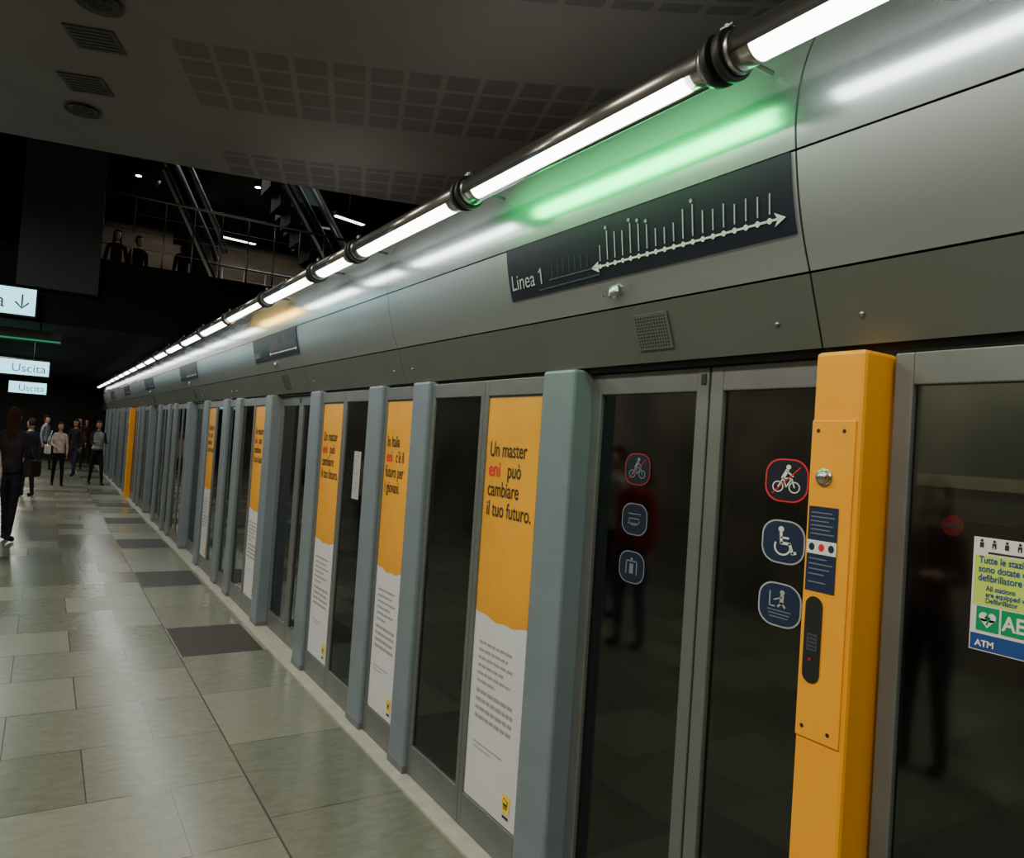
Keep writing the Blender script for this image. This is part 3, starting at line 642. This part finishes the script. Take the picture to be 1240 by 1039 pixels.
# ------------------------------------------------------------------ people
def skinmesh(nodes,edges,root=0,sub=1):
    me=bpy.data.meshes.new('tmp'); me.from_pydata([n[0] for n in nodes],edges,[]); o=bpy.data.objects.new('tmp',me); link(o)
    o.modifiers.new('s','SKIN'); 
    for i,n in enumerate(nodes):
        r=n[1]; r=(r,r) if not isinstance(r,tuple) else r
        me.skin_vertices[0].data[i].radius=r; me.skin_vertices[0].data[i].use_root=(i==root)
    sb=o.modifiers.new('u','SUBSURF'); sb.levels=sub; sb.render_levels=sub
    dg=bpy.context.evaluated_depsgraph_get(); out=bpy.data.meshes.new_from_object(o.evaluated_get(dg)); bpy.data.objects.remove(o); return out
cm={}
def cmat(c):
    if c not in cm: cm[c]=mat('cloth',c,.9,0,noise=.35,nscale=9,spec=.12)
    return cm[c]
def person(x,y,z=0,H=1.7,face=0,top=(.02,.02,.02),legs=(.015,.015,.02),shoes=(.02,.02,.02),hair=(.02,.012,.01),stride=.12,armL=(0,0),armR=(0,0),longhair=True,coat=None,label='person',group=None,lean=0.,skin='skin',slim=.94,bagc=None):
    e=empty('person',(x,y,z)); s=H/1.72
    nodes=[((0,0,.95),(.14,.105))];edges=[]
    def add(p,r,par): nodes.append((p,r)); edges.append((par,len(nodes)-1)); return len(nodes)-1
    bl=add((0,0,1.08),(.112,.088),0); ch=add((0,-.005,1.27),(.14,.10),bl); nb=add((0,0,1.42),(.08,.065),ch); nk=add((0,0,1.49),.048,nb); add((0,-.01,1.56),.048,nk)
    hands=[]
    for sd,(fw,bend) in ((1,armL),(-1,armR)):
        sh=add((sd*.165,0,1.395),.055,nb); ex,ey,ez=sd*.215,.03-fw*.12,1.13+.02*fw
        el=add((ex,ey,ez),.041,sh); wl=.25; an=math.radians(12+bend)
        wx,wy,wz=ex-sd*.03*(bend>40),ey-math.sin(an)*wl,ez-math.cos(an)*wl
        wr=add((wx,wy,wz),.028,el); dv=Vector((0,-math.sin(an),-math.cos(an))); pm=Vector((wx,wy,wz))+dv*.06
        add(tuple(pm),(.034,.02),wr); hands.append((sd,pm,dv))
    for sd,st in ((1,stride),(-1,-stride)):
        hp=add((sd*.085,0,.88),.090,0); kn=add((sd*.095,-st*.55-.02,.49),.060,hp); lift=.03 if st<0 and abs(st)>.1 else 0
        an=add((sd*.10,-st,.095+lift),.042,kn); hl=add((sd*.10,-st+.03,.045+lift),.040,an); add((sd*.11,-st-.13,.035),.036,hl)
    me=skinmesh(nodes,edges,0,2)
    me.materials.clear()
    for k in (cmat(top),cmat(legs),cmat(shoes),M[skin],M['ink'],M['lips']): me.materials.append(k)
    bm=bmesh.new(); bm.from_mesh(me)
    for f_ in bm.faces:
        c=f_.calc_center_median(); zz=c.z; 
        arm=abs(c.x)>.17 and zz>.8
        hand=any((c-pm).length<.075 for sd,pm,dv in hands)
        f_.material_index=3 if hand or zz>1.465 else (0 if (zz>.93 or arm) else (1 if zz>.10 else 2))
        f_.smooth=True
    def setmat(r,i):
        for v in r['verts']:
            for f_ in v.link_faces: f_.material_index=i; f_.smooth=True
    r=bmesh.ops.create_uvsphere(bm,u_segments=20,v_segments=14,radius=1.)
    for v in r['verts']:
        p=v.co.copy()
        yy=p.y*.098; xx=p.x*.076*(1-.22*max(0,-p.z)); zz=p.z*.118
        if p.y<0:
            if abs(p.x)<.2 and -.35<p.z<.12: yy-=.020*(1-abs(p.x)/.2)*(1-abs(p.z+.2)/.35 if abs(p.z+.2)<.35 else 0)
            if p.z<-.6: yy-=.012
            if abs(abs(p.x)-.38)<.15 and abs(p.z-.05)<.12: yy+=.008
        v.co=Vector((xx,yy-.01,zz+1.62))
    setmat(r,3)
    for sd in (-1,1):
        setmat(bmesh.ops.create_uvsphere(bm,u_segments=8,v_segments=6,radius=1.,matrix=Matrix.Translation((sd*.078,0,1.615))@Matrix.Diagonal((.012,.02,.032,1))),3)
        setmat(bmesh.ops.create_uvsphere(bm,u_segments=8,v_segments=6,radius=.011,matrix=Matrix.Translation((sd*.030,-.093,1.628))),4)
    setmat(bmesh.ops.create_uvsphere(bm,u_segments=8,v_segments=6,radius=1,matrix=Matrix.Translation((0,-.098,1.556))@Matrix.Diagonal((.022,.008,.007,1))),5)
    for sd,pm,dv in hands:
        side=Vector((0,1,0)) if abs(dv.y)<.6 else Vector((1,0,0))
        side=(side-dv*side.dot(dv)).normalized(); nrm=dv.cross(side)*(1 if sd>0 else -1)
        if nrm.x*sd>0: nrm=-nrm
        for i,(o,L) in enumerate([(-.027,.068),(-.009,.078),(.009,.073),(.026,.058)]):
            a=pm+side*o+dv*.02; b=a+dv*L*.5+nrm*.004; c=b+dv*L*.42+nrm*.018
            setmat(cyl(bm,a,b,.009,6,.0085),3); setmat(cyl(bm,b,c,.0085,6,.007),3)
        a=pm-side*.028-dv*.02; b=a-side*.018+dv*.035; c=b+dv*.03+nrm*.006; setmat(cyl(bm,a,b,.011,6,.0095),3); setmat(cyl(bm,b,c,.0095,6,.008),3)
    bm.to_mesh(me); bm.free()
    body=bpy.data.objects.new('body',me); link(body); body.parent=e
    bm=bmesh.new(); r=bmesh.ops.create_uvsphere(bm,u_segments=24,v_segments=18,radius=1.)
    kill=[]
    for v in r['verts']:
        p=v.co.copy()
        if p.y<-.35 and p.z<.45: kill.append(v)
        xx=p.x*.088; yy=p.y*.108+.006; zz=p.z*.128
        if longhair and p.z<0 :
            zz=p.z*.42; wdt=math.sqrt(max(0.05,1-p.z*p.z)); xx=p.x/wdt*.088*(1.0+.18*(-p.z)-.35*max(0,-p.z-.7)); yy=(p.y/wdt*.10 if wdt>.1 else p.y*.1)+.012
        elif p.z<-.35: kill.append(v)
        v.co=Vector((xx*(1+.04*math.sin(p.z*20+p.x*9)),yy,zz+1.635))
    bmesh.ops.delete(bm,geom=list(set(kill)),context='VERTS')
    ho=bm_obj('hair',bm,cmat(hair),e,True)
    sm=ho.modifiers.new('t','SOLIDIFY'); sm.thickness=.012
    if coat:
        col,zb,fl=coat; bm=bmesh.new(); prof=[(1.45,.075,.06),(1.42,.15,.085),(1.36,.175,.105),(1.25,.160,.118),(1.08,.138,.108),(.95,.158,.122),(zb,.158+fl,.13+fl)]
        n=24; rings=[]
        for zz,rx,ry in prof: rings.append([bm.verts.new((rx*math.cos(i*2*math.pi/n),ry*math.sin(i*2*math.pi/n)*(1+.05*math.sin(i*3)),zz)) for i in range(n)])
        for a,b in zip(rings,rings[1:]):
            for i in range(n): bm.faces.new((a[i],a[(i+1)%n],b[(i+1)%n],b[i]))
        c=bm_obj('coat',bm,cmat(col),e,True); sm=c.modifiers.new('t','SOLIDIFY'); sm.thickness=.008
    e.scale=(s*slim,s*slim,s); e.rotation_euler=(0,lean,math.radians(face))
    zmin=min(v.co.z for v in me.vertices)*s
    e.location.z=z-zmin
    meta(e,label,'person',group)
    if bagc:
        bc,bl_=bagc; a=math.radians(face); lx,ly=-.27*s,.02
        bx=x+lx*math.cos(a)-ly*math.sin(a); by=y+lx*math.sin(a)+ly*math.cos(a)
        be=empty('shoulder_bag',(bx,by,z+.86*s)); box('pouch',-.05,.05,-.13,.13,0,.22,cmat(bc),be,.02)
        bm=bmesh.new(); pts=[(0,-.11,.2),(.03,-.07,.42),(.07,0,.56),(.03,.07,.42),(0,.11,.2)]
        for p,q in zip(pts,pts[1:]): cyl(bm,p,q,.009,8)
        bm_obj('strap',bm,cmat(bc),be,True); be.rotation_euler=(0,0,a); meta(be,bl_,'bag')
    return e
person(-.33,11.8,0,1.74,face=155,top=(.016,.015,.020),legs=(.012,.014,.024),shoes=(.03,.03,.03),hair=(.026,.010,.006),stride=.14,armL=(.3,20),armR=(.4,60),coat=((.020,.016,.020),.90,.0),slim=.86,label='person with long dark hair in black jacket and trousers walking',bagc=((.02,.012,.012),'black shoulder bag carried at the hip'))
person(-.58,10.0,0,1.60,face=180,top=(.36,.28,.26),legs=(.02,.02,.025),stride=.10,coat=((.38,.30,.28),.95,.0),label='person in a pale top and black trousers')
person(.34,21.1,0,1.52,face=10,top=(.46,.36,.34),legs=(.008,.008,.010),hair=(.02,.010,.006),stride=.14,coat=((.50,.40,.38),.90,.0),armR=(.4,70),slim=.88,label='person in a pale pink top and black trousers',bagc=((.55,.53,.50),'white shoulder bag hanging beside a pale top'))
person(1.18,21.6,0,1.62,face=15,top=(.02,.02,.022),legs=(.012,.012,.016),stride=.24,armL=(.5,85),armR=(.5,85),coat=((.25,.25,.25),1.02,0),slim=.88,label='person in a grey top walking with hands held in front',skin='skin_b')
person(-.22,18.2,0,1.58,face=225,top=(.03,.03,.05),legs=(.02,.02,.03),stride=.05,longhair=False,label='person in dark clothes standing')
person(.05,27.0,0,1.64,face=60,top=(.20,.22,.28),legs=(.02,.02,.03),stride=.16,longhair=False,label='person in a blue-grey shirt walking')
person(.78,24.6,0,1.60,face=-35,top=(.03,.03,.03),legs=(.03,.03,.05),stride=.18,label='person in a black top with long hair walking',skin='skin_b')
person(.98,28.0,0,1.66,face=0,top=(.03,.028,.03),legs=(.02,.02,.02),stride=.15,longhair=False,label='person in a dark jacket walking')
person(1.3,31.0,0,1.62,face=20,top=(.14,.03,.03),legs=(.02,.02,.02),stride=.12,label='person in a dark red top',skin='skin_b')
person(-1.0,5.0,0,1.66,face=80,top=(.35,.03,.03),legs=(.05,.07,.14),stride=.05,label='person in a red top waiting on the platform')
person(-1.6,6.0,0,1.74,face=100,top=(.42,.38,.33),legs=(.05,.05,.08),stride=.03,longhair=False,label='person in a beige jacket waiting on the platform')
person(-1.05,2.35,0,1.66,face=90,top=(.12,.05,.05),legs=(.03,.03,.05),stride=.03,armR=(.5,90),label='person in dark clothes waiting with raised forearm')
person(1.02,17.6,3.95,1.68,face=0,top=(.04,.010,.010),legs=(.01,.01,.01),stride=.03,label='person in dark clothes on the mezzanine')
person(1.45,17.8,3.95,1.68,face=20,top=(.012,.012,.014),legs=(.01,.01,.01),stride=.05,longhair=False,label='person in black on the mezzanine')
person(2.3,17.5,3.95,1.7,face=-30,top=(.012,.012,.014),legs=(.01,.01,.01),stride=.05,label='person with long hair on the mezzanine')
# ------------------------------------------------------------------ lights
def area(loc,sx,sy,power,color=(1,.95,.80),rot=(0,0,0)):
    l=bpy.data.lights.new('fill_light','AREA'); l.shape='RECTANGLE'; l.size=sx; l.size_y=sy; l.energy=power; l.color=color
    o=bpy.data.objects.new('fill_light',l); o.location=loc; o.rotation_euler=rot; link(o); return o
for y in (-2.5,1,4.5,8): area((-1.6,y,4.42),.5,1.6,122)  # added fill over the near platform, no fixture modelled
for y in (14,18,22,26,30): area((-.8,y,2.9),.5,1.2,48)  # added fill for the far platform and its people
for y in (0,4,8): area((2.6,y,3.2),.4,2.5,7,(1,.95,.88),(math.pi,0,0))  # added upward fill that brightens the ceiling
for y in (2,6): area((-3.0,y,3.2),.3,3,4,(1,.95,.88),(math.pi,0,0))  # more added upward fill, along the left wall
area((3.0,14.5,6.3),3,3,24,(.9,.95,1)); area((3.5,18.9,6.4),5,.6,40,(1,.85,.65))  # added fill inside the mezzanine and on its rear wall
for y in (1,4.5): area((2.0,y,1.98),.08,3,10,(1,.92,.72),(0,math.radians(-15),0))  # added strips that dimly light the carriage side
w=bpy.data.worlds.new('world'); bpy.context.scene.world=w; w.use_nodes=True; w.node_tree.nodes['Background'].inputs[0].default_value=(.5,.55,.6,1); w.node_tree.nodes['Background'].inputs[1].default_value=.02
